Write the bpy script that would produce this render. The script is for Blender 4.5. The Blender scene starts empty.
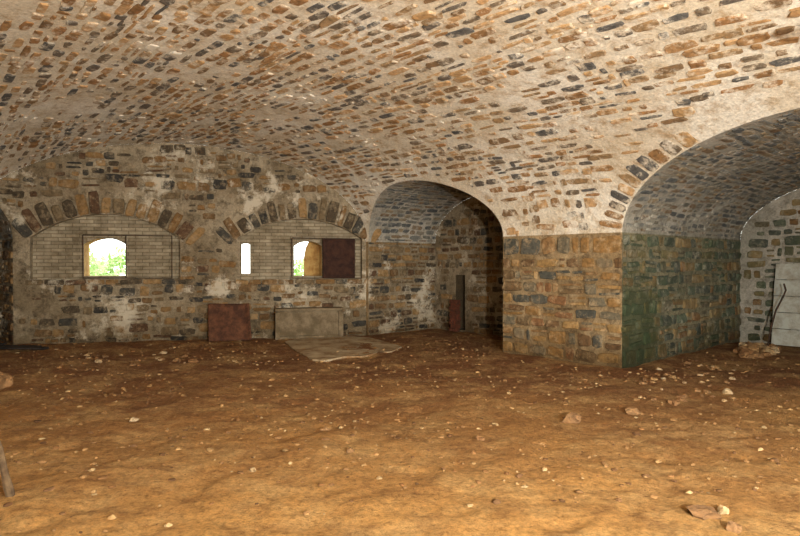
import bpy, bmesh, math, random
import numpy as np
from mathutils import Vector, Matrix, noise as mnoise
random.seed(7)
scene=bpy.context.scene
try: scene.view_settings.view_transform='Standard'
except Exception: pass
F_PX=610.0; CH=1.6; HZ=262.0; ZS=2.05
# ---------------------------------------------------------------- helpers
def lin(c):
    r=[]
    for x in c:
        x=x/255.0
        r.append(x/12.92 if x<=0.04045 else ((x+0.055)/1.055)**2.4)
    return (r[0],r[1],r[2],1.0)
def mesh_obj(name,verts,faces,mats=(),uvs=None,midx=None,smooth=False,parent=None):
    me=bpy.data.meshes.new(name)
    me.from_pydata([tuple(v) for v in verts],[],[tuple(f) for f in faces])
    for m in mats: me.materials.append(m)
    if uvs is not None:
        ul=me.uv_layers.new(name='UVMap')
        vi=np.zeros(len(me.loops),dtype=np.int32); me.loops.foreach_get('vertex_index',vi)
        U=np.array(uvs,dtype=np.float32)
        arr=U[vi].reshape(-1); ul.data.foreach_set('uv',arr)
    if midx is not None: me.polygons.foreach_set('material_index',midx)
    if smooth: me.polygons.foreach_set('use_smooth',[True]*len(me.polygons))
    me.update()
    ob=bpy.data.objects.new(name,me); scene.collection.objects.link(ob)
    if parent: ob.parent=parent
    return ob
def empty(name,loc=(0,0,0)):
    e=bpy.data.objects.new(name,None); e.empty_display_size=.2; scene.collection.objects.link(e); e.location=loc
    return e
# ---------------------------------------------------------------- materials
def newmat(name):
    m=bpy.data.materials.new(name); m.use_nodes=True
    nt=m.node_tree; b=nt.nodes['Principled BSDF']; b.inputs['Roughness'].default_value=.9
    b.inputs['Specular IOR Level'].default_value=.15
    return m,nt,b
def N(nt,t,**kw):
    n=nt.nodes.new(t)
    for k,v in kw.items(): setattr(n,k,v)
    return n
def pos(nt):
    return N(nt,'ShaderNodeNewGeometry').outputs['Position']
def noise(nt,scale,detail=4,rough=.6,vec=None,dist=0):
    n=N(nt,'ShaderNodeTexNoise'); n.inputs['Scale'].default_value=scale; n.inputs['Detail'].default_value=detail
    n.inputs['Roughness'].default_value=rough; n.inputs['Distortion'].default_value=dist
    nt.links.new(vec if vec is not None else pos(nt),n.inputs['Vector'])
    return n.outputs['Fac']
def ramp(nt,fac,stops,interp='LINEAR'):
    r=N(nt,'ShaderNodeValToRGB'); r.color_ramp.interpolation=interp
    el=r.color_ramp.elements
    while len(el)>1: el.remove(el[-1])
    el[0].position=stops[0][0]; el[0].color=stops[0][1]
    for p,c in stops[1:]:
        e=el.new(p); e.color=c
    nt.links.new(fac,r.inputs['Fac']); return r.outputs['Color']
def mix(nt,fac,a,b,mode='MIX'):
    m=N(nt,'ShaderNodeMix',data_type='RGBA',blend_type=mode)
    for s,v in ((0,fac),(6,a),(7,b)):
        if hasattr(v,'is_linked') or hasattr(v,'links'): nt.links.new(v,m.inputs[s])
        else: m.inputs[s].default_value=v
    return m.outputs[2]
W=(1,1,1,1);K=(0,0,0,1)
def G(v): return (v,v,v,1)
def bump(nt,b,h,strength=.5,dist=.02):
    n=N(nt,'ShaderNodeBump'); n.inputs['Strength'].default_value=strength; n.inputs['Distance'].default_value=dist
    nt.links.new(h,n.inputs['Height']); nt.links.new(n.outputs[0],b.inputs['Normal'])
def moss(nt,c,centre,radius,col):
    """moss growth around a damp corner"""
    d=N(nt,'ShaderNodeVectorMath',operation='DISTANCE'); nt.links.new(pos(nt),d.inputs[0]); d.inputs[1].default_value=centre
    a=N(nt,'ShaderNodeMath',operation='MULTIPLY_ADD'); nt.links.new(noise(nt,4.5,8,.82),a.inputs[0]); a.inputs[1].default_value=-2.6; 
    dv=N(nt,'ShaderNodeMath',operation='DIVIDE'); nt.links.new(d.outputs['Value'],dv.inputs[0]); dv.inputs[1].default_value=radius
    nt.links.new(dv.outputs[0],a.inputs[2])
    ad=N(nt,'ShaderNodeMath',operation='ADD'); nt.links.new(a.outputs[0],ad.inputs[0]); ad.inputs[1].default_value=.75
    return mix(nt,ramp(nt,ad.outputs[0],[(0.0,G(.72)),(.45,K)]),c,lin(col))
def damp(nt,c):
    """rising damp: soaked darker masonry in the lowest decimetres"""
    s=N(nt,'ShaderNodeSeparateXYZ'); nt.links.new(pos(nt),s.inputs[0])
    a=N(nt,'ShaderNodeMath',operation='MULTIPLY_ADD'); nt.links.new(noise(nt,2.2,6,.7),a.inputs[0]); a.inputs[1].default_value=-1.3; nt.links.new(s.outputs['Z'],a.inputs[2])
    ad=N(nt,'ShaderNodeMath',operation='ADD'); nt.links.new(a.outputs[0],ad.inputs[0]); ad.inputs[1].default_value=.65
    return mix(nt,1.0,c,ramp(nt,ad.outputs[0],[(0.0,(.52,.47,.40,1)),(.55,W)]),'MULTIPLY')
def stone_mat(name,cols,dirt=(200,185,160),dirt_amt=.25,tint=None,lime=None,lime_lo=.58,tlo=.45,ms=None,dp=False):
    m,nt,b=newmat(name)
    g=N(nt,'ShaderNodeNewGeometry')
    k=len(cols)
    c=ramp(nt,g.outputs['Random Per Island'],[(i/k,lin(x)) for i,x in enumerate(cols)],'CONSTANT')
    n1=noise(nt,14,6,.7)
    c=mix(nt,1.0,c,ramp(nt,n1,[(.27,G(.42)),(.5,G(.96)),(.75,(1.45,1.40,1.32,1))]),'MULTIPLY')
    if tint:
        n3=noise(nt,1.1,4,.6)
        c=mix(nt,ramp(nt,n3,[(tlo,K),(tlo+.17,G(.7))]),c,lin(tint))
    n2=noise(nt,6,7,.75)
    c=mix(nt,ramp(nt,n2,[(.50,K),(.66,G(min(1,dirt_amt*2)))]),c,lin(dirt))
    if lime:
        n4=noise(nt,1.15,8,.74)
        c=mix(nt,ramp(nt,n4,[(lime_lo,K),(lime_lo+.07,G(.9))]),c,lin(lime))
    if ms: c=moss(nt,c,*ms)
    if dp: c=damp(nt,c)
    nt.links.new(c,b.inputs['Base Color'])
    bump(nt,b,noise(nt,26,7,.75),1.0,.035)
    return m
def mortar_mat(name,base,alt,dark,sc=1.0,bd=.04,ms=None,lime=None,lime_lo=.56,dp=False):
    m,nt,b=newmat(name)
    c=mix(nt,ramp(nt,noise(nt,.9*sc,5,.65),[(.42,K),(.6,W)]),lin(base),lin(alt))
    c=mix(nt,ramp(nt,noise(nt,5,7,.75),[(.48,K),(.66,G(.85))]),c,lin(dark))
    c=mix(nt,1.0,c,ramp(nt,noise(nt,30,5,.75),[(.3,G(.62)),(.7,G(1.18))]),'MULTIPLY')
    if lime:
        c=mix(nt,ramp(nt,noise(nt,1.15,8,.74),[(lime_lo,K),(lime_lo+.07,G(.9))]),c,lin(lime))
    if ms: c=moss(nt,c,*ms)
    if dp: c=damp(nt,c)
    nt.links.new(c,b.inputs['Base Color'])
    bump(nt,b,noise(nt,10,9,.8),1.0,bd)
    return m
MOSS=((3.6,9.4,.5),1.2,(54,66,40))
M_vstone=stone_mat('vault_stone',[(146,110,72),(122,98,70),(170,138,96),(100,92,82),(146,120,86),(180,146,104),(90,88,84),(136,104,68),(112,98,80),(156,122,82)],(222,210,186),.46,lime=(224,216,198),lime_lo=.56)
M_vmortar=mortar_mat('lime_mortar',(212,200,176),(230,224,208),(172,146,110))
M_wstone=stone_mat('rubble_stone',[(108,84,56),(76,66,52),(130,102,66),(68,66,60),(142,114,76),(90,68,50),(110,94,70),(56,54,50),(118,90,56)],(164,146,116),.3,lime=(196,186,164),lime_lo=.56,dp=True)
M_wmortar=mortar_mat('wall_mortar',(132,117,92),(168,154,128),(68,56,40),1.2,.06,lime=(202,192,170),lime_lo=.545,dp=True)
M_pstone=stone_mat('pier_stone',[(140,108,66),(106,86,60),(90,88,78),(124,90,60),(106,98,80),(152,122,78),(108,84,58),(80,80,72),(134,104,68),(124,110,86)],(186,162,124),.34,dp=True)
M_pmortar=mortar_mat('pier_mortar',(146,122,86),(172,150,114),(76,60,42),1.6,.06,dp=True)
M_jstone=stone_mat('mossy_stone',[(120,102,70),(96,90,72),(78,82,72),(116,90,60),(84,92,76),(130,112,78),(70,74,64)],(154,148,126),.3,(74,86,62),lime=(152,150,130),lime_lo=.60,tlo=.48,ms=MOSS,dp=True)
M_jmortar=mortar_mat('mossy_mortar',(118,114,92),(144,136,108),(58,62,44),1.4,.06,ms=MOSS,dp=True)
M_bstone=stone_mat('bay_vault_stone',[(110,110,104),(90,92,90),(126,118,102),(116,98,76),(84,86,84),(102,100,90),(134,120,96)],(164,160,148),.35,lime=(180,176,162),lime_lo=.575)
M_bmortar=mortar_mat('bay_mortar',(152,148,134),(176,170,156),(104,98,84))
def brick_panel_mat():
    m,nt,b=newmat('thin_grey_brick')
    uv=N(nt,'ShaderNodeUVMap'); uv.uv_map='UVMap'
    br=N(nt,'ShaderNodeTexBrick'); br.inputs['Scale'].default_value=1
    br.inputs['Brick Width'].default_value=.26; br.inputs['Row Height'].default_value=.072
    br.inputs['Mortar Size'].default_value=.009; br.inputs['Mortar Smooth'].default_value=.6
    br.inputs['Color1'].default_value=lin((152,142,122)); br.inputs['Color2'].default_value=lin((124,114,96)); br.inputs['Mortar'].default_value=lin((104,94,76))
    nt.links.new(uv.outputs[0],br.inputs['Vector'])
    c=mix(nt,1.0,br.outputs['Color'],ramp(nt,noise(nt,3,7,.75),[(.35,(.6,.56,.48,1)),(.65,(1.2,1.2,1.17,1))]),'MULTIPLY')
    nt.links.new(c,b.inputs['Base Color'])
    inv=N(nt,'ShaderNodeMath',operation='SUBTRACT'); inv.inputs[0].default_value=1; nt.links.new(br.outputs['Fac'],inv.inputs[1])
    bump(nt,b,inv.outputs[0],.6,.012)
    return m
M_panel=brick_panel_mat()
def floor_mat():
    m,nt,b=newmat('trodden_earth')
    p=pos(nt)
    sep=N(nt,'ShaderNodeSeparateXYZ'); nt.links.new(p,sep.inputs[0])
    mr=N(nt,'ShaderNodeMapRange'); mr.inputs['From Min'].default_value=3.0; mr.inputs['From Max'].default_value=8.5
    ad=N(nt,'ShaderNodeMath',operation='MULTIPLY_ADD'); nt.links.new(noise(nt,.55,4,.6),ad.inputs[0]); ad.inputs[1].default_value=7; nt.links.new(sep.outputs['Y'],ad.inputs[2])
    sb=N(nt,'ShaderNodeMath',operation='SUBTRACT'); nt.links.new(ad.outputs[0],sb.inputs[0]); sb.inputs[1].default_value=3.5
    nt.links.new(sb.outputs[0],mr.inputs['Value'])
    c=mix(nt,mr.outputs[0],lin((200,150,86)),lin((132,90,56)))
    c=mix(nt,ramp(nt,noise(nt,1.3,8,.75),[(.46,K),(.62,G(.65))]),c,lin((208,168,110)))
    c=mix(nt,ramp(nt,noise(nt,3.7,8,.82),[(.50,K),(.66,G(.65))]),c,lin((124,82,48)))
    c=mix(nt,1.0,c,ramp(nt,noise(nt,20,8,.9),[(.37,(.42,.38,.33,1)),(.5,W),(.63,(1.4,1.38,1.33,1))]),'MULTIPLY')
    nt.links.new(c,b.inputs['Base Color'])
    h=N(nt,'ShaderNodeMath',operation='ADD'); nt.links.new(noise(nt,6,10,.85),h.inputs[0]); nt.links.new(noise(nt,40,6,.9),h.inputs[1])
    bump(nt,b,h.outputs[0],1.0,.06)
    return m
M_floor=floor_mat()
def simple_mat(name,c1,c2,sc=8,rough=.9,bs=.5,bd=.01,metal=0,lo=.4,hi=.62):
    m,nt,b=newmat(name)
    c=mix(nt,ramp(nt,noise(nt,sc,6,.7),[(lo,K),(hi,W)]),lin(c1),lin(c2))
    nt.links.new(c,b.inputs['Base Color']); b.inputs['Roughness'].default_value=rough; b.inputs['Metallic'].default_value=metal
    bump(nt,b,noise(nt,sc*4,5,.7),bs,bd); return m
M_rust=simple_mat('rusted_iron',(62,40,30),(98,64,44),6,.85)
M_redbrick=simple_mat('red_brick',(104,58,42),(74,48,36),9,.9)
M_rustdark=simple_mat('dark_rusted_iron',(44,29,24),(64,42,32),7,.85)
M_iron=simple_mat('iron_bar',(46,38,32),(72,54,40),20,.7)
M_conc=simple_mat('old_concrete',(90,78,58),(122,108,86),4)
M_slab=simple_mat('pale_concrete',(176,160,130),(126,98,66),2.6)
M_wood=simple_mat('weathered_wood',(96,78,56),(64,50,36),12)
M_plank=simple_mat('whitewashed_plank',(166,168,158),(138,134,120),5,bs=.2)
M_rock=stone_mat('loose_rock',[(160,126,84),(136,100,66),(176,148,108),(122,92,62),(186,162,126),(146,112,76)],(140,104,66),.5)
M_peb=stone_mat('pebble',[(160,122,78),(136,98,60),(172,138,92),(112,82,54),(184,156,112),(140,106,68),(104,74,48),(150,114,72)],(140,104,64),.4)
M_dark=simple_mat('charred_board',(34,30,28),(56,48,42),6)
M_leaf=simple_mat('bush_leaf',(160,190,120),(205,220,170),1.5)
M_grass=simple_mat('outdoor_grass',(150,170,100),(180,180,130),2)
# ---------------------------------------------------------------- geometry model (union of voids)
L0=np.array([-8.4,11.58]); R0=np.array([-.75,13.46]); P2=np.array([3.36,9.22])
dR=(P2-R0)/np.linalg.norm(P2-R0)
R1=R0+dR*14.0; L1=np.array([-8.5,0.0]); SMAX=1.4
B0,B1=1.98,2.45
def bh(s): return B0+(B1-B0)*s
def mainF(P):
    P=np.atleast_2d(P); p=P[:,:2]-L0; dL=L1-L0; D0=R0-L0; dD=(R1-L1)-D0
    cr=lambda a,b:a[...,0]*b[...,1]-a[...,1]*b[...,0]
    C=cr(p,D0); B=cr(p,dD)-cr(dL,D0); A=-cr(dL,dD)
    disc=np.sqrt(np.maximum(B*B-4*A*C,0)); s=-2*C/(B+np.sign(B)*disc)
    S=s[:,None]; L=L0+S*dL; D=D0+S*dD
    fr=np.sum((P[:,:2]-L)*D,1)/np.sum(D*D,1); u=2*fr-1
    z=np.maximum(0,(P[:,2]-ZS)/np.maximum(bh(s),.3))
    f=u*u+z*z-1
    return np.maximum(np.maximum(f,-s*10),(s-SMAX)*5)
class Bay:
    def __init__(s,O,n,a,b,q0,q1): s.O=np.array(O);s.n=np.array(n)/np.linalg.norm(n);s.m=np.array([s.n[1],-s.n[0]]);s.a=a;s.b=b;s.q0=q0;s.q1=q1
    def F(s,P):
        P=np.atleast_2d(P); r=P[:,:2]-s.O; q=r@s.n; w=r@s.m
        z=np.maximum(0,(P[:,2]-ZS)/s.b)
        return np.maximum(np.maximum((w/s.a)**2+z*z-1,q-s.q1),s.q0-q)
    def pt(s,q,w,z): 
        p=s.O+s.n*q+s.m*w; return (p[0],p[1],z)
nb=np.array([.741,.671]); mb=np.array([.671,-.741])
P1=R0+dR*3.70
cL=np.array([.85,14.8])
a1=abs(np.dot(cL-P1,mb))/2
V1=Bay(P1-mb*a1,nb,a1,1.10,-3.0,float(np.dot(cL-P1,nb)))
a2=2.95
V2=Bay(P2+mb*a2,nb,a2,1.26,-3.6,4.85)
e=(R0-L0)/np.linalg.norm(R0-L0); nr=np.array([-e[1],e[0]]); WL=float(np.linalg.norm(R0-L0))
def wp(w,z,d=0.0):
    p=L0+e*w+nr*d; return (float(p[0]),float(p[1]),z)
def px2(px,py,d=0.0):
    r=(px-400)/F_PX; A=L0+nr*d
    w=(r*A[1]-A[0])/(e[0]-r*e[1]); Y=A[1]+e[1]*w
    return float(w),CH+(HZ-py)/F_PX*float(Y)
WC=px2(13,250)[0]; Pw=L0+e*WC
n3=np.array([-.70,.714]); n3/=np.linalg.norm(n3); m3=np.array([n3[1],-n3[0]])
V3=Bay(Pw-m3*1.7,n3,1.7,1.30,-3.4,3.2)
def clip(V,U,Fc,f,):
    V=[tuple(v) for v in V];U=[tuple(u) for u in U];f=list(f);out=[];cache={}
    for fc in Fc:
        sg=[f[i]>=0 for i in fc]
        if all(sg): out.append(fc);continue
        if not any(sg): continue
        poly=[]
        k=len(fc)
        for j in range(k):
            a,b=fc[j],fc[(j+1)%k]
            if sg[j]: poly.append(a)
            if sg[j]!=sg[(j+1)%k]:
                key=(min(a,b),max(a,b))
                if key not in cache:
                    t=f[a]/(f[a]-f[b])
                    V.append(tuple(V[a][i]+(V[b][i]-V[a][i])*t for i in range(3)))
                    U.append(tuple(U[a][i]+(U[b][i]-U[a][i])*t for i in range(2)))
                    f.append(0.0); cache[key]=len(V)-1
                poly.append(cache[key])
        if len(poly)>=3: out.append(tuple(poly))
    return V,U,out
def grid(fn,us,vs):
    V=[];U=[];Fc=[];nv=len(vs)
    for u in us:
        for v in vs: V.append(fn(u,v)); U.append((u,v))
    for i in range(len(us)-1):
        for j in range(nv-1):
            a=i*nv+j; Fc.append((a,a+1,a+nv+1,a+nv))
    return V,U,Fc
def compact(V,U,Fc):
    used={};nV=[];nU=[];nF=[]
    for f in Fc:
        g=[]
        for i in f:
            if i not in used: used[i]=len(nV); nV.append(V[i]); nU.append(U[i])
            g.append(used[i])
        nF.append(tuple(g))
    return nV,nU,nF
def build(name,V,U,Fc,clips,mat,smooth=True):
    for fn in clips:
        V,U,Fc=clip(V,U,Fc,fn(np.array(V)))
    V,U,Fc=compact(V,U,Fc)
    return mesh_obj(name,V,Fc,[mat],uvs=U,smooth=smooth)
def mainP(s,th):
    L=L0+(L1-L0)*s; R=R0+(R1-R0)*s; c=(L+R)/2; h=(R-L)/2
    p=c+h*math.cos(th); return (p[0],p[1],ZS+bh(s)*math.sin(th))
ceil=empty('ceiling')
V,U,Fc=grid(mainP,np.linspace(0,SMAX,170),np.linspace(0,math.pi,190))
ob=build('main_vault_mortar',V,U,Fc,[V1.F,V2.F,V3.F],M_vmortar); ob.parent=ceil
for nm,B in (('bay_vault_far',V1),('bay_vault_near',V2),('bay_vault_left',V3)):
    V,U,Fc=grid(lambda q,th:B.pt(q,B.a*math.cos(th),ZS+B.b*math.sin(th)),np.linspace(B.q0,B.q1,90),np.linspace(0,math.pi,90))
    ob=build(nm,V,U,Fc,[mainF],M_bmortar); ob.parent=ceil
# ---------------------------------------------------------------- stones
class Buf:
    def __init__(s): s.V=[];s.F=[]
def add_stone(buf,C,Tu,Tv,Nn,hw,hh,prot,rnd=.45,npt=10,jit=.10,bev=.16):
    base=len(buf.V); offs=[]
    rot=random.uniform(-.08,.08)
    for k in range(npt):
        a=2*math.pi*(k+.5+random.uniform(-.2,.2))/npt
        c,s_=math.cos(a),math.sin(a)
        x=math.copysign(abs(c)**rnd,c)*(1+random.uniform(-jit,jit)); y=math.copysign(abs(s_)**rnd,s_)*(1+random.uniform(-jit,jit))
        x*=hw;y*=hh
        offs.append((x*math.cos(rot)-y*math.sin(rot),x*math.sin(rot)+y*math.cos(rot)))
    tl=random.uniform(-.35,.35);tm=random.uniform(-.35,.35)
    mr=min(hw,hh)
    for lvl,(sh,d) in enumerate(((0,-.03),(.05*mr,prot*.7),(bev*mr*1.6,prot))):
        fx=max(.3,1-sh/hw); fy=max(.3,1-sh/hh)
        for (x,y) in offs:
            dd=d+(random.uniform(-.2,.2)*prot+prot*(tl*x/hw+tm*y/hh) if lvl>0 else 0)
            p=C+Tu*(x*fx)+Tv*(y*fy)+Nn*dd
            buf.V.append((p.x,p.y,p.z))
    for l in range(2):
        for k in range(npt):
            a=base+l*npt+k;b=base+l*npt+(k+1)%npt
            buf.F.append((a,b,b+npt,a+npt))
    buf.F.append(tuple(base+2*npt+k for k in range(npt)))
def frame(fn,u,v,ref,eps=.02):
    C=Vector(fn(u,v)); A=(Vector(fn(u+eps,v))-C)/eps; B=(Vector(fn(u,v+eps))-C)/eps
    su=A.length; A.normalize(); n=A.cross(B).normalized()
    T=n.cross(A).normalized()
    if T.dot(B)<0: T=-T
    sv=abs(T.dot(B))
    if n.dot(ref-C)<0: n=-n
    return C,A,T,n,su,sv
def fill(buf,fn,u0,u1,v0,v1,ref,rh,wr,gap,prot,keep,skip=0.0,rnd=.45,jit=.10,cov=None,warp=0,split=0,gvar=1.5):
    v=v0
    while v<v1-.4*rh[0]:
        h=random.uniform(*rh)
        if v+h>v1 or v1-(v+h)<rh[0]*.5: h=v1-v
        u=u0-(random.uniform(0,wr[1]) if cov is None else 0)
        while u<u1:
            w=random.uniform(*wr)*(1 if random.random()>.25 else .55)
            if cov is not None and (u+w>u1 or u1-(u+w)<wr[0]*.6): w=u1-u
            subs=[(u+w/2,v+h/2,w,h)]
            if split and random.random()<split:
                k=random.uniform(.35,.65); subs=[(u+w/2,v+h*k/2,w,h*k),(u+w/2,v+h*k+h*(1-k)/2,w,h*(1-k))]
            for uc,vc,ww,hh_ in subs:
                if not(u1>=uc>=u0) or random.random()<skip: continue
                if warp:
                    q=Vector((uc*1.3,vc*1.3,v0+5)); uc+=warp*mnoise.noise(q); vc+=warp*mnoise.noise(q+Vector((9,3,1)))
                    vc=min(v1-.03,max(v0+.02,vc))
                C,A,B,n,su,sv=frame(fn,uc,vc,ref)
                g=gap*random.uniform(.5,gvar)
                hw=max(.03,ww*su/2-g/2); hh=max(.02,hh_*sv/2-g/2-random.uniform(0,.15)*hh_*.5)
                corners=[C,C+A*hw,C-A*hw,C+B*hh,C-B*hh]
                if keep is None or keep(np.array([tuple(c) for c in corners]),uc,vc):
                    add_stone(buf,C,A,B,n,hw,hh,prot*random.uniform(.6,1.3),rnd,10,jit)
            u+=w
        v+=h
def out(buf,name,mat,parent=None,smooth=False):
    return mesh_obj(name,buf.V,buf.F,[mat],smooth=smooth,parent=parent)
LS=14.0
tabs=[]
for i in range(81):
    s=SMAX*i/80; L=L0+(L1-L0)*s; R=R0+(R1-R0)*s; a=np.linalg.norm(R-L)/2; b=bh(s)
    th=np.linspace(0,math.pi,220); x=a*np.cos(th); y=b*np.sin(th)
    ar=np.concatenate([[0],np.cumsum(np.hypot(np.diff(x),np.diff(y)))]); tabs.append((ar,th))
def mv(u,v):
    s=u/LS; f=min(79.999,max(0,s/SMAX*80)); i=int(f); f-=i
    t=(1-f)*np.interp(v,tabs[i][0],tabs[i][1])+f*np.interp(v,tabs[i+1][0],tabs[i+1][1])
    return mainP(s,float(t))
def keep_main(C,u,v):
    s=u/LS; i=int(min(80,max(0,round(s/SMAX*80))))
    if v>tabs[i][0][-1]-.05: return False
    if s<0 or s>SMAX: return False
    if V1.F(C).min()<0.06 or V3.F(C).min()<.05: return False
    f2=V2.F(C).min()
    if f2<.34: return False
    c=C[0]; nn=mnoise.noise(Vector((c[0]*.9,c[1]*.9,c[2]*.9+3)))
    if nn>.28 and random.random()<(nn-.28)*2.4: return False
    return True
ref=Vector((0,6,1.0))
buf=Buf()
fill(buf,mv,.05,LS*1.15,.03,18.5,ref,(.155,.24),(.18,.42),.052,.016,keep_main,.03,.44,.17,warp=.18,split=.12,gvar=1.8)
def groin(B,ths,ln):
    pts=[]
    for th in ths:
        qs=np.linspace(B.q0,B.q1,500); P=np.array([B.pt(q,B.a*math.cos(th),ZS+B.b*math.sin(th)) for q in qs]); f=mainF(P)
        ids=np.where(f<0)[0]
        if len(ids)==0: continue
        pts.append(Vector(P[ids[-1]]))
    for i in range(len(pts)-1):
        c=(pts[i]+pts[i+1])/2; T=pts[i+1]-pts[i]; l=T.length; T.normalize()
        g=Vector([float((mainF(np.array([tuple(c+d*.01)]))-mainF(np.array([tuple(c-d*.01)])))[0]) for d in (Vector((1,0,0)),Vector((0,1,0)),Vector((0,0,1)))]); g.normalize(); n=-g
        S=n.cross(T).normalized()
        if B.F(np.array([tuple(c+S*.2)]))[0]<0: S=-S
        L_=ln*random.uniform(.7,1.1)
        add_stone(buf,c+S*(L_/2+.02),T,S,n,l/2*.84,L_/2,.016,.4,10,.1)
groin(V2,np.linspace(math.pi-.03,math.pi-1.02,12),.34)
out(buf,'main_vault_stones',M_vstone,ceil)
for nm,B in (('bay_vault_stones_far',V1),('bay_vault_stones_near',V2),('bay_vault_stones_left',V3)):
    th=np.linspace(0,math.pi,150); ar=np.concatenate([[0],np.cumsum(np.hypot(np.diff(B.a*np.cos(th)),np.diff(B.b*np.sin(th))))])
    fn=lambda q,v:(lambda t:B.pt(q,B.a*math.cos(t),ZS+B.b*math.sin(t)))(float(np.interp(v,ar,th)))
    buf=Buf(); p=B.pt(B.q1/2,0,1.0)
    fill(buf,fn,B.q0+.2,B.q1-.05,.02,ar[-1]-.02,Vector(p),(.10,.15),(.18,.36),.035,.012,lambda C,u,v:mainF(C).min()>0.0,.05,warp=.08,jit=.14)
    out(buf,nm,M_bstone,ceil)
# ---------------------------------------------------------------- right wall (pier line)
wr_=empty('wall_right')
rw=lambda t,z:(R0[0]+dR[0]*t,R0[1]+dR[1]*t,z)
V,U,Fc=grid(rw,np.linspace(0,LS*SMAX,260),np.linspace(-.1,ZS,26))
ob=build('pier_face_mortar',V,U,Fc,[V1.F,V2.F],M_pmortar,False); ob.parent=wr_
t1=3.70; t2=float(np.dot(P2-R0,dR))
tt=np.linspace(t2+.5,LS*SMAX,400); inside=[V2.F(np.array([rw(t,1.0)]))[0]<0 for t in tt]; t3=[t for t,i in zip(tt,inside) if i][-1]
buf=Buf()
fill(buf,rw,t1+.0,t2-.0,.0,ZS,ref,(.18,.31),(.20,.46),.040,.030,None,0,.38,.13,cov=1,split=.2)
fill(buf,rw,t3,min(t3+6,LS*SMAX),.0,ZS,ref,(.19,.31),(.24,.52),.04,.03,None,0,.36,.10,cov=1,split=.2)
out(buf,'pier_face_stones',M_pstone,wr_)
# ---------------------------------------------------------------- bay walls
def bay_walls(B,nm,left_m,left_s,lrg=(.16,.26)):
    par=empty('wall_'+nm)
    for side,sg in (('left',-1),('right',1)):
        fn=lambda q,z:B.pt(q,sg*B.a,z)
        V,U,Fc=grid(fn,np.linspace(B.q0,B.q1,110),np.linspace(-.1,ZS,10))
        ob=build(side+'_mortar',V,U,Fc,[mainF],left_m,False); ob.parent=par
        qs=np.linspace(B.q0,B.q1,600); f=mainF(np.array([B.pt(q,sg*B.a,1.0) for q in qs])); q0=qs[np.where(f<0)[0][-1]] if (f<0).any() else B.q0
        buf=Buf(); rp=Vector(B.pt((q0+B.q1)/2,0,1.0))
        fill(buf,fn,q0+.0,B.q1,.0,ZS,rp,lrg,(.18,.44),.04,.030,None,0,.38,.12,cov=1,split=.25)
        out(buf,side+'_stones',left_s,par)
    return par
bay_walls(V1,'far_bay',M_wmortar,M_wstone,(.13,.22))
bay_walls(V2,'near_bay',M_jmortar,M_jstone)
bay_walls(V3,'left_bay',M_wmortar,M_wstone)
def fill_poly(name,outline,holes,to3,mat,parent=None):
    bm=bmesh.new(); edges=[]
    for loop in [outline]+holes:
        vs=[bm.verts.new((p[0],p[1],0)) for p in loop]
        for i in range(len(vs)): edges.append(bm.edges.new((vs[i],vs[(i+1)%len(vs)])))
    bmesh.ops.triangle_fill(bm,use_beauty=True,use_dissolve=False,edges=edges)
    V=[];U=[]
    bm.verts.ensure_lookup_table(); bm.verts.index_update()
    for v in bm.verts: U.append((v.co.x,v.co.y)); V.append(to3(v.co.x,v.co.y))
    Fs=[tuple(v.index for v in f.verts) for f in bm.faces]; bm.free()
    return mesh_obj(name,V,Fs,[mat],uvs=U,parent=parent)
def strip(name,loop,f0,f1,mat,parent=None,closed=True,n=3):
    V=[];U=[];Fs=[];k=len(loop);acc=0
    for i,p in enumerate(loop):
        if i: acc+=math.dist(p,loop[i-1])
        for j in range(n):
            t=j/(n-1); a=f0(*p);b=f1(*p); V.append(tuple(a[q]+(b[q]-a[q])*t for q in range(3))); U.append((acc,t*.6))
    for i in range(k if closed else k-1):
        for j in range(n-1):
            a=i*n+j;b=((i+1)%k)*n+j; Fs.append((a,a+1,b+1,b))
    return mesh_obj(name,V,Fs,[mat],uvs=U,parent=parent)
M_rdark=mortar_mat('shaded_niche_stone',(84,72,54),(98,84,62),(62,52,40))  # recess shade put into the niche colour, darker than the wall mortar
def end_wall(B,nm,mm,ms,hole=None):
    par=empty('wall_'+nm)
    w3=lambda w,z:B.pt(B.q1,w,z)
    outl=[(-B.a,-.1),(B.a,-.1)]+[(B.a*math.cos(t),ZS+B.b*math.sin(t)) for t in np.linspace(0,math.pi,40)]
    holes=[]
    if hole:
        x0,x1,zt=hole
        hl=[(x0,.02),(x1,.02),(x1,zt),(x0,zt)]
        holes=[hl]
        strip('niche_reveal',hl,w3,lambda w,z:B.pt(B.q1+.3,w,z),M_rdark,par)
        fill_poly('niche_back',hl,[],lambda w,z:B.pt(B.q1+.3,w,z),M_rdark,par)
    fill_poly('mortar',outl,holes,w3,mm,par)
    def kp(C,u,v):
        for du in(-.12,0,.12):
            for dv in(-.07,.07):
                uu=u+du;vv=v+dv
                if abs(uu)>B.a: return False
                if vv>ZS and (uu/B.a)**2+((vv-ZS)/B.b)**2>.97: return False
                if hole and hole[0]-.08<uu<hole[1]+.08 and vv<hole[2]+.1: return False
        return True
    buf=Buf(); fill(buf,w3,-B.a,B.a,0,ZS+B.b,Vector(B.pt(0,0,1)),(.14,.24),(.16,.42),.045,.028,kp,.02,.4,.12,warp=.08,split=.15)
    out(buf,'stones',ms,par)
    return par
def w_on_end(B,px):
    r=(px-400)/F_PX; A=B.O+B.n*B.q1
    return (r*A[1]-A[0])/(B.m[0]-r*B.m[1])
hw0,hw1=w_on_end(V1,456),w_on_end(V1,465)
end_wall(V1,'far_bay_end',M_wmortar,M_wstone,(hw0,hw1,1.30))
end_wall(V2,'near_bay_end',M_bmortar,M_jstone)
end_wall(V3,'left_bay_end',M_wmortar,M_wstone)
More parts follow.
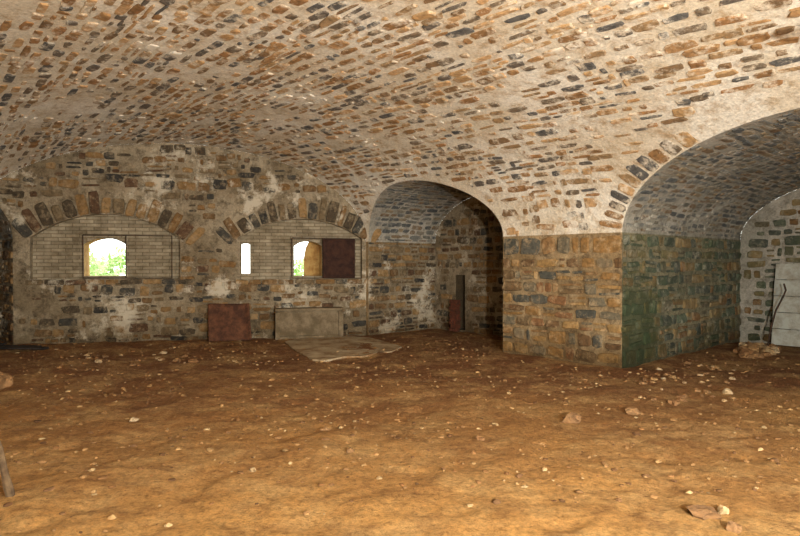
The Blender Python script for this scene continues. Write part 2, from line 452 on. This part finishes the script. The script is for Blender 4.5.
# ---------------------------------------------------------------- window wall
wb=empty('wall_back')
def archshape(w0,w1,z0,zs,za,n=18):
    r=za-zs; hw=(w1-w0)/2; Rr=(hw*hw+r*r)/(2*r); cz=za-Rr; cw=(w0+w1)/2
    a=math.asin(min(1,hw/Rr)); 
    pts=[(w0,z0),(w1,z0)]
    for t in np.linspace(a,-a,n): pts.append((cw+Rr*math.sin(t),cz+Rr*math.cos(t)))
    return pts,(cw,cz,Rr,a)
rec=[]
for pxl,pxr,ap in ((30,180,214),(240,362,219)):
    w0,_=px2(pxl,240); w1,_=px2(pxr,240); _,zs=px2((pxl+pxr)/2,238); _,za=px2((pxl+pxr)/2,ap); _,z0=px2((pxl+pxr)/2,279)
    rec.append((w0,w1,z0,zs,za)+archshape(w0,w1,z0,zs,za))
def zv3(w):
    p=L0+e*w; r=float(np.dot(p-V3.O,V3.m)); k=1-(r/V3.a)**2
    return ZS+V3.b*math.sqrt(k) if k>0 else 0
outl=[(WC,-.1),(WL,-.1)]
for t in np.linspace(0,math.pi,90):
    w=WL/2+WL/2*math.cos(t); z=ZS+B0*math.sin(t)
    if w<WC and zv3(w)>=z: break
    outl.append((w,z)); wlast=w
for w in np.linspace(max(0.02,wlast-.01),WC,16):
    outl.append((w,zv3(w) if w<WC-.001 else ZS))
fill_poly('back_wall_mortar',outl,[r[5] for r in rec],lambda w,z:wp(w,z),M_wmortar,wb)
RD=.16
for r in rec: strip('recess_reveal',r[5],lambda w,z:wp(w,z,0),lambda w,z:wp(w,z,RD),M_wmortar,wb)
def in_rec(u,v,m):
    for r in rec:
        w0,w1,z0,zs,za=r[:5]; cw,cz,Rr,a=r[6]
        if w0-.02<u<w1+.02 and z0-.03<v<zs: return True
        rr=math.hypot(u-cw,v-cz)
        if v>cz and rr<Rr+m and abs(math.atan2(u-cw,v-cz))<a+.17 and v>zs-.12: return True
    return False
VL=.48
def kw(C,u,v):
    if V3.F(C).min()<.02: return False
    for du in(-.10,0,.10):
        for dv in(-.05,.05):
            uu=u+du;vv=v+dv
            if not(0<uu<WL): return False
            if vv>ZS and ((uu-WL/2)/(WL/2))**2+((vv-ZS)/B0)**2>.985: return False
            if in_rec(uu,vv,VL+.0): return False
    nn=mnoise.noise(Vector((u*1.1,v*1.1,7)))
    return not(nn>.2 and random.random()<.65)
buf=Buf(); refw=Vector((-3,5,1.5))
fill(buf,lambda u,v:wp(u,v),0,WL,0,ZS+B0,refw,(.13,.25),(.14,.42),.045,.032,kw,.04,.42,.15,warp=.16,split=.25,gvar=1.7)
for ri,r in enumerate(rec):
    cw,cz,Rr,a=r[6]; nv=17
    aa=a+.13; ed=[-aa+2*aa*(i+random.uniform(-.15,.15))/nv for i in range(nv+1)]
    for i in range(nv):
        ta=(ed[i]+ed[i+1])/2
        ln=VL*random.uniform(.66,1.05)
        rm=Rr+ln/2+.005
        C=Vector(wp(cw+rm*math.sin(ta),cz+rm*math.cos(ta)))
        if V3.F(np.array([tuple(C)]))[0]<.05: continue
        Tv=Vector(wp(math.sin(ta),math.cos(ta)))-Vector(wp(0,0)); 
        Tu=Vector(wp(math.cos(ta),-math.sin(ta)))-Vector(wp(0,0))
        hwid=rm*(ed[i+1]-ed[i])/2-.018
        add_stone(buf,C,Tu,Tv,Vector((-nr[0],-nr[1],0)),hwid,ln/2,.04,.36,10,.08)
for r in rec:
    w=r[0]-.1
    while w<r[1]+.1:
        l=random.uniform(.25,.5); C=Vector(wp(w+l/2,r[2]-.06))
        add_stone(buf,C,Vector((e[0],e[1],0)),Vector((0,0,1)),Vector((-nr[0],-nr[1],0)),l/2-.01,.055,.04,.35,10,.05); w+=l
out(buf,'back_wall_stones',M_wstone,wb)
def winrect(pl,pr,pt,pb,rise):
    w0,_=px2(pl,250,RD); w1,_=px2(pr,250,RD); _,zt=px2((pl+pr)/2,pt,RD); _,zb=px2((pl+pr)/2,pb,RD)
    return archshape(w0,w1,zb,zt-rise,zt,10)[0]
wsets=[[winrect(84,126,238,276,.13)],[winrect(241.5,250,243,274,.02),winrect(294,322,241,276,.12)]]
TH=.45;cnt=0
M_reveal=simple_mat('ochre_render',(176,146,90),(140,104,58),5)
for r,ws in zip(rec,wsets):
    w0,w1,z0,zs,za=r[:5]
    outl=[(w0-.03,z0-.05),(w1+.03,z0-.05),(w1+.03,za+.1),(w0-.03,za+.1)]
    fill_poly('brick_panel',outl,ws,lambda w,z:wp(w,z,RD),M_panel,wb)
    fill_poly('outer_face',outl,ws,lambda w,z:wp(w,z,RD+TH),M_panel,wb)
    for w_ in ws:
        cnt+=1
        strip('window_%d'%cnt,w_,lambda w,z:wp(w,z,RD),lambda w,z:wp(w,z,RD+TH),M_reveal)
w0_,_=px2(303,250,RD+TH); 
bm=bmesh.new()
prof=[(w0_+.02,1.25),(w0_+.75,1.25),(w0_+.75,2.25),(w0_+.35,2.25),(w0_+.16,2.12),(w0_+.06,1.92),(w0_+.02,1.7)]
fr=[bm.verts.new(wp(w,z,RD+TH+.02)) for w,z in prof]; bk=[bm.verts.new(wp(w+.25,z,RD+TH+.75)) for w,z in prof]
bm.faces.new(fr)
for i in range(len(prof)): bm.faces.new((fr[i],fr[(i+1)%len(prof)],bk[(i+1)%len(prof)],bk[i]))
bm.faces.new(bk[::-1])
me=bpy.data.meshes.new('embrasure_cheek'); bm.to_mesh(me); bm.free(); me.materials.append(M_reveal)
ob=bpy.data.objects.new('embrasure_cheek',me); scene.collection.objects.link(ob); ob.parent=wb
# ---------------------------------------------------------------- left wall + rear wall
wl=empty('wall_left')
eL=(L1-L0)/np.linalg.norm(L1-L0)
lw=lambda t,z:(L0[0]+eL[0]*t,L0[1]+eL[1]*t,z)
V,U,Fc=grid(lw,np.linspace(0,16.3,160),np.linspace(-.1,ZS,8)); ob=build('left_mortar',V,U,Fc,[V3.F],M_wmortar,False); ob.parent=wl
buf=Buf(); fill(buf,lw,0,9,0,ZS,ref,(.16,.26),(.2,.45),.035,.028,lambda C,u,v:V3.F(C).min()>.02,.02,.4,.1,split=.2); out(buf,'left_stones',M_wstone,wl)
Ln=L0+(L1-L0)*SMAX; Rn=R0+(R1-R0)*SMAX; Wn=float(np.linalg.norm(Rn-Ln)); en=(Rn-Ln)/Wn
fill_poly('wall_rear',[(0,-.1),(Wn,-.1)]+[(Wn/2+Wn/2*math.cos(t),ZS+bh(SMAX)*math.sin(t)) for t in np.linspace(0,math.pi,40)],[],
   lambda w,z:(Ln[0]+en[0]*w,Ln[1]+en[1]*w,z),M_wmortar)
# ---------------------------------------------------------------- floor
def fz(x,y):
    a=mnoise.noise(Vector((x*3.1,y*3.1,14)))
    return .04*mnoise.noise(Vector((x*.7,y*.7,0)))+.02*mnoise.noise(Vector((x*2.3,y*2.3,4)))-.045*max(0,a-.12)+.014*mnoise.noise(Vector((x*7,y*7,9)))+.007*mnoise.noise(Vector((x*15,y*15,2)))-.01
def axis(a,b,c,d,fine,coarse):
    return np.concatenate([np.arange(a,b,coarse),np.arange(b,c,fine),np.arange(c,d+coarse,coarse)])
xs=axis(-12.8,-6.5,7.5,17.5,.042,.12); ys=axis(-7.5,2.2,9.5,15.2,.036,.1)
V,U,Fc=grid(lambda x,y:(x,y,fz(x,y)),xs,ys)
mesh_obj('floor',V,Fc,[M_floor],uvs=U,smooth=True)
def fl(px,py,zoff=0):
    Y=CH*F_PX/(py-HZ); X=(px-400)/F_PX*Y; return X,Y
def inside(x,y,m=.15):
    P=np.array([[x,y,.5]]); return min(mainF(P)[0],V1.F(P)[0],V2.F(P)[0])<-m
# ---------------------------------------------------------------- rocks
ico=bmesh.new(); bmesh.ops.create_icosphere(ico,subdivisions=2,radius=1); IV=[v.co.copy() for v in ico.verts]; IF=[tuple(v.index for v in f.verts) for f in ico.faces]; ico.free()
ico=bmesh.new(); bmesh.ops.create_icosphere(ico,subdivisions=1,radius=1); IV1=[v.co.copy() for v in ico.verts]; IF1=[tuple(v.index for v in f.verts) for f in ico.faces]; ico.free()
def rock(buf,x,y,r,flat=.6,low=False):
    b=len(buf.V); sd=random.uniform(0,99); sx=random.uniform(.8,1.4);sy=random.uniform(.7,1.1);rz=random.uniform(0,6.28); z0=fz(x,y)
    for v in (IV1 if low else IV):
        k=1+.7*mnoise.noise(v*1.5+Vector((sd,0,0)))
        p=Vector((v.x*sx*k,v.y*sy*k,v.z*flat*k))*r
        buf.V.append((x+p.x*math.cos(rz)-p.y*math.sin(rz),y+p.x*math.sin(rz)+p.y*math.cos(rz),z0+p.z+r*flat*.3))
    for f in (IF1 if low else IF): buf.F.append(tuple(b+i for i in f))
buf=Buf(); c=0
while c<6500:
    x=random.uniform(-8,11);y=random.uniform(2.3,14)
    if inside(x,y):
        if random.random()<(.3+.9*(mnoise.noise(Vector((x*.6,y*.6,2)))+.4)):
            rock(buf,x,y,random.choice([.006,.008,.009,.011,.014,.02,.028])*random.uniform(.7,1.2),.5,True); c+=1
out(buf,'floor_pebbles',M_peb)
buf=Buf()
for px,py,s in ((572,420,9),(634,412,7),(702,514,10),(724,510,6),(735,530,7),(675,403,5),(728,393,5),(133,421,4),(620,500,3),(350,452,4),(480,440,4),(325,430,3),(252,470,3),(545,470,3)):
    x,y=fl(px,py); rock(buf,x,y,s/F_PX*y,.75)
for i in range(46):
    px=random.uniform(640,735);py=random.uniform(362,400); x,y=fl(px,py)
    if inside(x,y,.1): rock(buf,x,y,random.uniform(.02,.045),.6)
for i in range(26):
    px=random.uniform(60,205);py=random.uniform(352,365); x,y=fl(px,py)
    if inside(x,y,.08): rock(buf,x,y,random.uniform(.02,.06),.6)
out(buf,'loose_rocks',M_rock)
buf=Buf()
for i in range(34):
    px=random.uniform(742,775);py=random.uniform(347,358); x,y=fl(px,py)
    if inside(x,y,.05): rock(buf,x,y,random.uniform(.06,.13),.7)
out(buf,'rubble_heap',M_rock)
buf=Buf(); x,y=fl(2,386); rock(buf,x-.05,y,.17,.9); out(buf,'boulder',M_rock)
# ---------------------------------------------------------------- props
def box(bm,c,sz,M=None):
    r=bmesh.ops.create_cube(bm,size=1); 
    for v in r['verts']:
        v.co=Vector((v.co.x*sz[0],v.co.y*sz[1],v.co.z*sz[2]))+Vector(c)
        if M: v.co=M@v.co
    return r
def bm_obj(bm,name,mat,bev=0,parent=None,smooth=False):
    me=bpy.data.meshes.new(name); bm.to_mesh(me); bm.free(); me.materials.append(mat)
    ob=bpy.data.objects.new(name,me); scene.collection.objects.link(ob)
    if bev:
        b=ob.modifiers.new('b','BEVEL'); b.width=bev; b.segments=2; b.limit_method='ANGLE'
    if smooth:
        for p in me.polygons:p.use_smooth=True
    if parent: ob.parent=parent
    return ob
ANG=math.atan2(e[1],e[0])
def wallM(px,d,z=0):
    w,_=px2(px,300,-d); p=wp(w,z,-d); return Matrix.Translation(p)@Matrix.Rotation(ANG,4,'Z')
bm=bmesh.new(); nx,nz=22,18; vs=[]
for i in range(nx+1):
    row=[]
    for j in range(nz+1):
        x=(i/nx-.5)*.84*(1-.03*j/nz); z=j/nz*.80*(1-.04*i/nx)
        y=.012*math.sin(i/nx*9)+.03*mnoise.noise(Vector((x*3,z*3,1)))
        if i>nx-3: y-=.02*(i-nx+3)
        row.append(bm.verts.new((x-(.05*z),y,z)))
    vs.append(row)
for i in range(nx):
    for j in range(nz): bm.faces.new((vs[i][j],vs[i+1][j],vs[i+1][j+1],vs[i][j+1]))
ob=bm_obj(bm,'rusty_metal_sheet',M_rust,smooth=True); so=ob.modifiers.new('s','SOLIDIFY'); so.thickness=.012
ob.matrix_world=wallM(230,.40,.0)@Matrix.Rotation(math.radians(-20),4,'X')
bm=bmesh.new(); 
box(bm,(0,0,.3),(1.34,.26,.6)); box(bm,(0,-.02,.61),(1.42,.30,.06)); box(bm,(-.66,-.02,.28),(.1,.30,.58)); box(bm,(.66,-.02,.28),(.1,.30,.58)); box(bm,(0,-.01,.03),(1.42,.30,.08))
ob=bm_obj(bm,'concrete_plinth',M_conc,.012); ob.matrix_world=wallM(309,.23,-.01)
pts=[fl(*p) for p in ((285,342),(304,338),(330,336),(352,337),(370,338),(385,342),(402,347),(392,352),(380,353),(362,357),(345,357),(326,361),(312,360),(302,354),(294,350))]
bm=bmesh.new(); lo=[bm.verts.new((x,y,-.06)) for x,y in pts]; hi=[bm.verts.new((x,y,.012)) for x,y in pts]
bm.faces.new(hi); bm.faces.new(lo[::-1])
for i in range(len(pts)): bm.faces.new((lo[i],lo[(i+1)%len(pts)],hi[(i+1)%len(pts)],hi[i]))
bm_obj(bm,'concrete_floor_slab',M_slab,.006)
def bars(name,segs,rad,mat,parent=None):
    cu=bpy.data.curves.new(name,'CURVE'); cu.dimensions='3D'; cu.bevel_depth=rad; cu.bevel_resolution=2
    for s in segs:
        sp=cu.splines.new('POLY'); sp.points.add(len(s)-1)
        for p,q in zip(sp.points,s): p.co=(q[0],q[1],q[2],1)
    cu.materials.append(mat); ob=bpy.data.objects.new(name,cu); scene.collection.objects.link(ob)
    if parent: ob.parent=parent
    return ob
def wpt(px,py,d): 
    w,z=px2(px,py,d); return wp(w,z,d)
DF=.06
bars('iron_window_frame',[[wpt(83,235,DF),wpt(172,236,DF),wpt(172,278,DF),wpt(83,278,DF),wpt(83,235,DF)],[wpt(126,235,DF),wpt(126,278,DF)]],.011,M_iron)
bars('iron_window_frame.001',[[wpt(292,238,DF),wpt(362,239,DF),wpt(362,278,DF),wpt(292,278,DF),wpt(292,238,DF)],[wpt(323,238,DF),wpt(323,278,DF)]],.012,M_iron)
sh=empty('rusty_iron_shutter')
a=Vector(wpt(323,239,DF-.03)); w_=(Vector(wpt(355,239,DF-.03))-a).length; h_=a.z-wpt(323,278,DF-.03)[2]
bm=bmesh.new(); box(bm,(w_/2,0,-h_/2),(w_,.02,h_))
for zz in (.06,.5,.94): box(bm,(w_/2,-.018,-h_*zz),(w_,.02,.045))
for xx in (.04,.96): box(bm,(w_*xx,-.016,-h_/2),(.04,.018,h_))
for i in range(5):
    for zz in (.06,.5,.94):
        box(bm,(w_*(.1+.2*i),-.034,-h_*zz),(.018,.014,.018))
ob=bm_obj(bm,'shutter_plate',M_rustdark,.004,sh); ob.matrix_world=Matrix.Translation(a)@Matrix.Rotation(ANG,4,'Z')
x0=V1.pt(V1.q1-.20,(hw0+hw1)/2,0)
bm=bmesh.new()
for i in range(9):
    for k in range(2):
        box(bm,(-.06+.12*k+(.02 if i%2 else 0),random.uniform(-.012,.012),.04+.082*i),(.11,.12,.068))
box(bm,(.01,0,.36),(.20,.08,.70))
ob=bm_obj(bm,'brick_stub',M_redbrick,.006); ob.location=(x0[0],x0[1],0); ob.rotation_euler=(0,0,math.atan2(mb[1],mb[0]))
def fre(B,px,d,z=0):
    r=(px-400)/F_PX; A=B.O+B.n*(B.q1-d); w=(r*A[1]-A[0])/(B.m[0]-r*B.m[1]); return B.pt(B.q1-d,w,z)
pd=Vector(fre(V2,818,.40)); Mx=Matrix.Translation(pd)@Matrix.Rotation(math.atan2(mb[1],mb[0]),4,'Z')@Matrix.Rotation(math.radians(-9),4,'X')
dp=empty('plank_door')
bm=bmesh.new()
for i in range(5):
    box(bm,(random.uniform(-.01,.01),0,.17+i*.315),(1.5,.035,.305))
bm_ob=bm_obj(bm,'planks',M_plank,.006,dp); bm_ob.matrix_world=Mx
bm=bmesh.new()
for xx in (-.40,.62): box(bm,(xx,.035,.8),(.09,.035,1.5))
bm_ob=bm_obj(bm,'battens',M_plank,.005,dp); bm_ob.matrix_world=Mx
q=lambda px,d,z:fre(V2,px,d,z)
bars('bent_iron_pipe',[[q(768,.9,.0),q(771,.85,.35),q(776,.8,.7),q(783,.78,.95),q(786,.76,1.08),q(784,.74,1.2)]],.016,M_iron)
x,y=fl(10,497)
bm=bmesh.new(); 
for i in range(7):
    t=i/6; 
    w=.03-.006*t+.004*math.sin(i*2.1)
    ring=[]
    for k in range(8):
        a=k/8*2*math.pi; ring.append(bm.verts.new((x-.16*t+w*math.cos(a)*(1+.2*math.sin(k*3)),y+.05*t+w*.8*math.sin(a),-.02+.50*t)))
    if i:
        for k in range(8): bm.faces.new((prev[k],prev[(k+1)%8],ring[(k+1)%8],ring[k]))
    else: bm.faces.new(ring[::-1])
    prev=ring
bm.faces.new(prev); bm_obj(bm,'wooden_stake',M_wood)
a_,b_=fl(-30,349),fl(46,350)
bm=bmesh.new(); L_=math.dist(a_,b_)
box(bm,(L_/2,0,.03),(L_,.16,.035)); box(bm,(L_*.4,.17,.035),(L_*.85,.13,.03)); box(bm,(L_*.3,.08,.07),(.1,.4,.03))
ob=bm_obj(bm,'charred_board',M_dark,.006); ob.location=(a_[0],a_[1],0); ob.rotation_euler=(0,0,math.atan2(b_[1]-a_[1],b_[0]-a_[0]))
# ---------------------------------------------------------------- outdoors
V,U,Fc=grid(lambda x,y:(x,y,.3+.12*mnoise.noise(Vector((x*.4,y*.4,0)))),np.linspace(-30,14,50),np.linspace(15.4,40,44))
mesh_obj('outdoor_ground',V,Fc,[M_grass],uvs=U,smooth=True)
def bush(name,cx,cy,r,h,n):
    buf=Buf()
    for i in range(n):
        d=Vector((random.gauss(0,1),random.gauss(0,1),random.gauss(0,1))).normalized()*random.uniform(.55,1)
        d*=1+.35*mnoise.noise(d*2.3+Vector((cx,0,0)))
        c=Vector((cx+d.x*r,cy+d.y*r,max(.42,.3+h*.5+d.z*h*.55)))
        t=Vector((random.gauss(0,1),random.gauss(0,1),random.gauss(0,1))).normalized(); s_=t.orthogonal().normalized()
        l=random.uniform(.06,.13); b=len(buf.V)
        for p in (c-t*l,c+s_*l*.4,c+t*l,c-s_*l*.4): buf.V.append(tuple(p))
        buf.F.append((b,b+1,b+2,b+3))
    for k in range(6):
        a=k*1.05; b=len(buf.V); top=Vector((cx+math.cos(a)*r*.6,cy+math.sin(a)*r*.6,.3+h*.7))
        for zc,rr in ((Vector((cx,cy,.28)),.05),(top,.015)):
            for q_ in range(5): buf.V.append((zc.x+rr*math.cos(q_*1.257),zc.y+rr*math.sin(q_*1.257),zc.z))
        for q_ in range(5): buf.F.append((b+q_,b+(q_+1)%5,b+5+(q_+1)%5,b+5+q_))
    mesh_obj(name,buf.V,buf.F,[M_leaf])
bush('bush',-9.8,17.6,1.3,1.75,1800)
bush('bush.001',-11.3,18.2,1.2,1.8,1500)
bush('bush.002',-2.9,20.5,1.4,1.5,1500)
bush('bush.003',-8.6,19.5,1.2,1.7,1500)
# ---------------------------------------------------------------- light
w=bpy.data.worlds.new('World'); scene.world=w; w.use_nodes=True
bg=w.node_tree.nodes['Background']; bg.inputs[0].default_value=(.95,1.0,.96,1); bg.inputs[1].default_value=4.2
def area(name,loc,rot,sx,sy,p,col=(1,.95,.87)):
    l=bpy.data.lights.new(name,'AREA'); l.shape='RECTANGLE'; l.size=sx; l.size_y=sy; l.energy=p; l.color=col
    o=bpy.data.objects.new(name,l); scene.collection.objects.link(o); o.location=loc; o.rotation_euler=rot; return o
area('rear_fill',(4.2,-1.6,2.0),(math.radians(99),0,math.radians(6)),4,2.2,1150,(1,.97,.92))  # added soft fill lamp behind the camera; the rear wall has no opening
l=bpy.data.lights.new('camera_flash','POINT'); l.energy=2700; l.shadow_soft_size=.06; l.color=(1,.97,.90)
o=bpy.data.objects.new('camera_flash',l); scene.collection.objects.link(o); o.location=(1.4,-.7,1.75)
# ---------------------------------------------------------------- camera
cam=bpy.data.cameras.new('camera'); cam.sensor_width=36; cam.lens=F_PX/800*36; cam.clip_start=.05
co=bpy.data.objects.new('camera',cam); scene.collection.objects.link(co); co.location=(0,0,CH); co.rotation_euler=(math.radians(90)-math.atan((268-HZ)/F_PX),0,0)
scene.camera=co
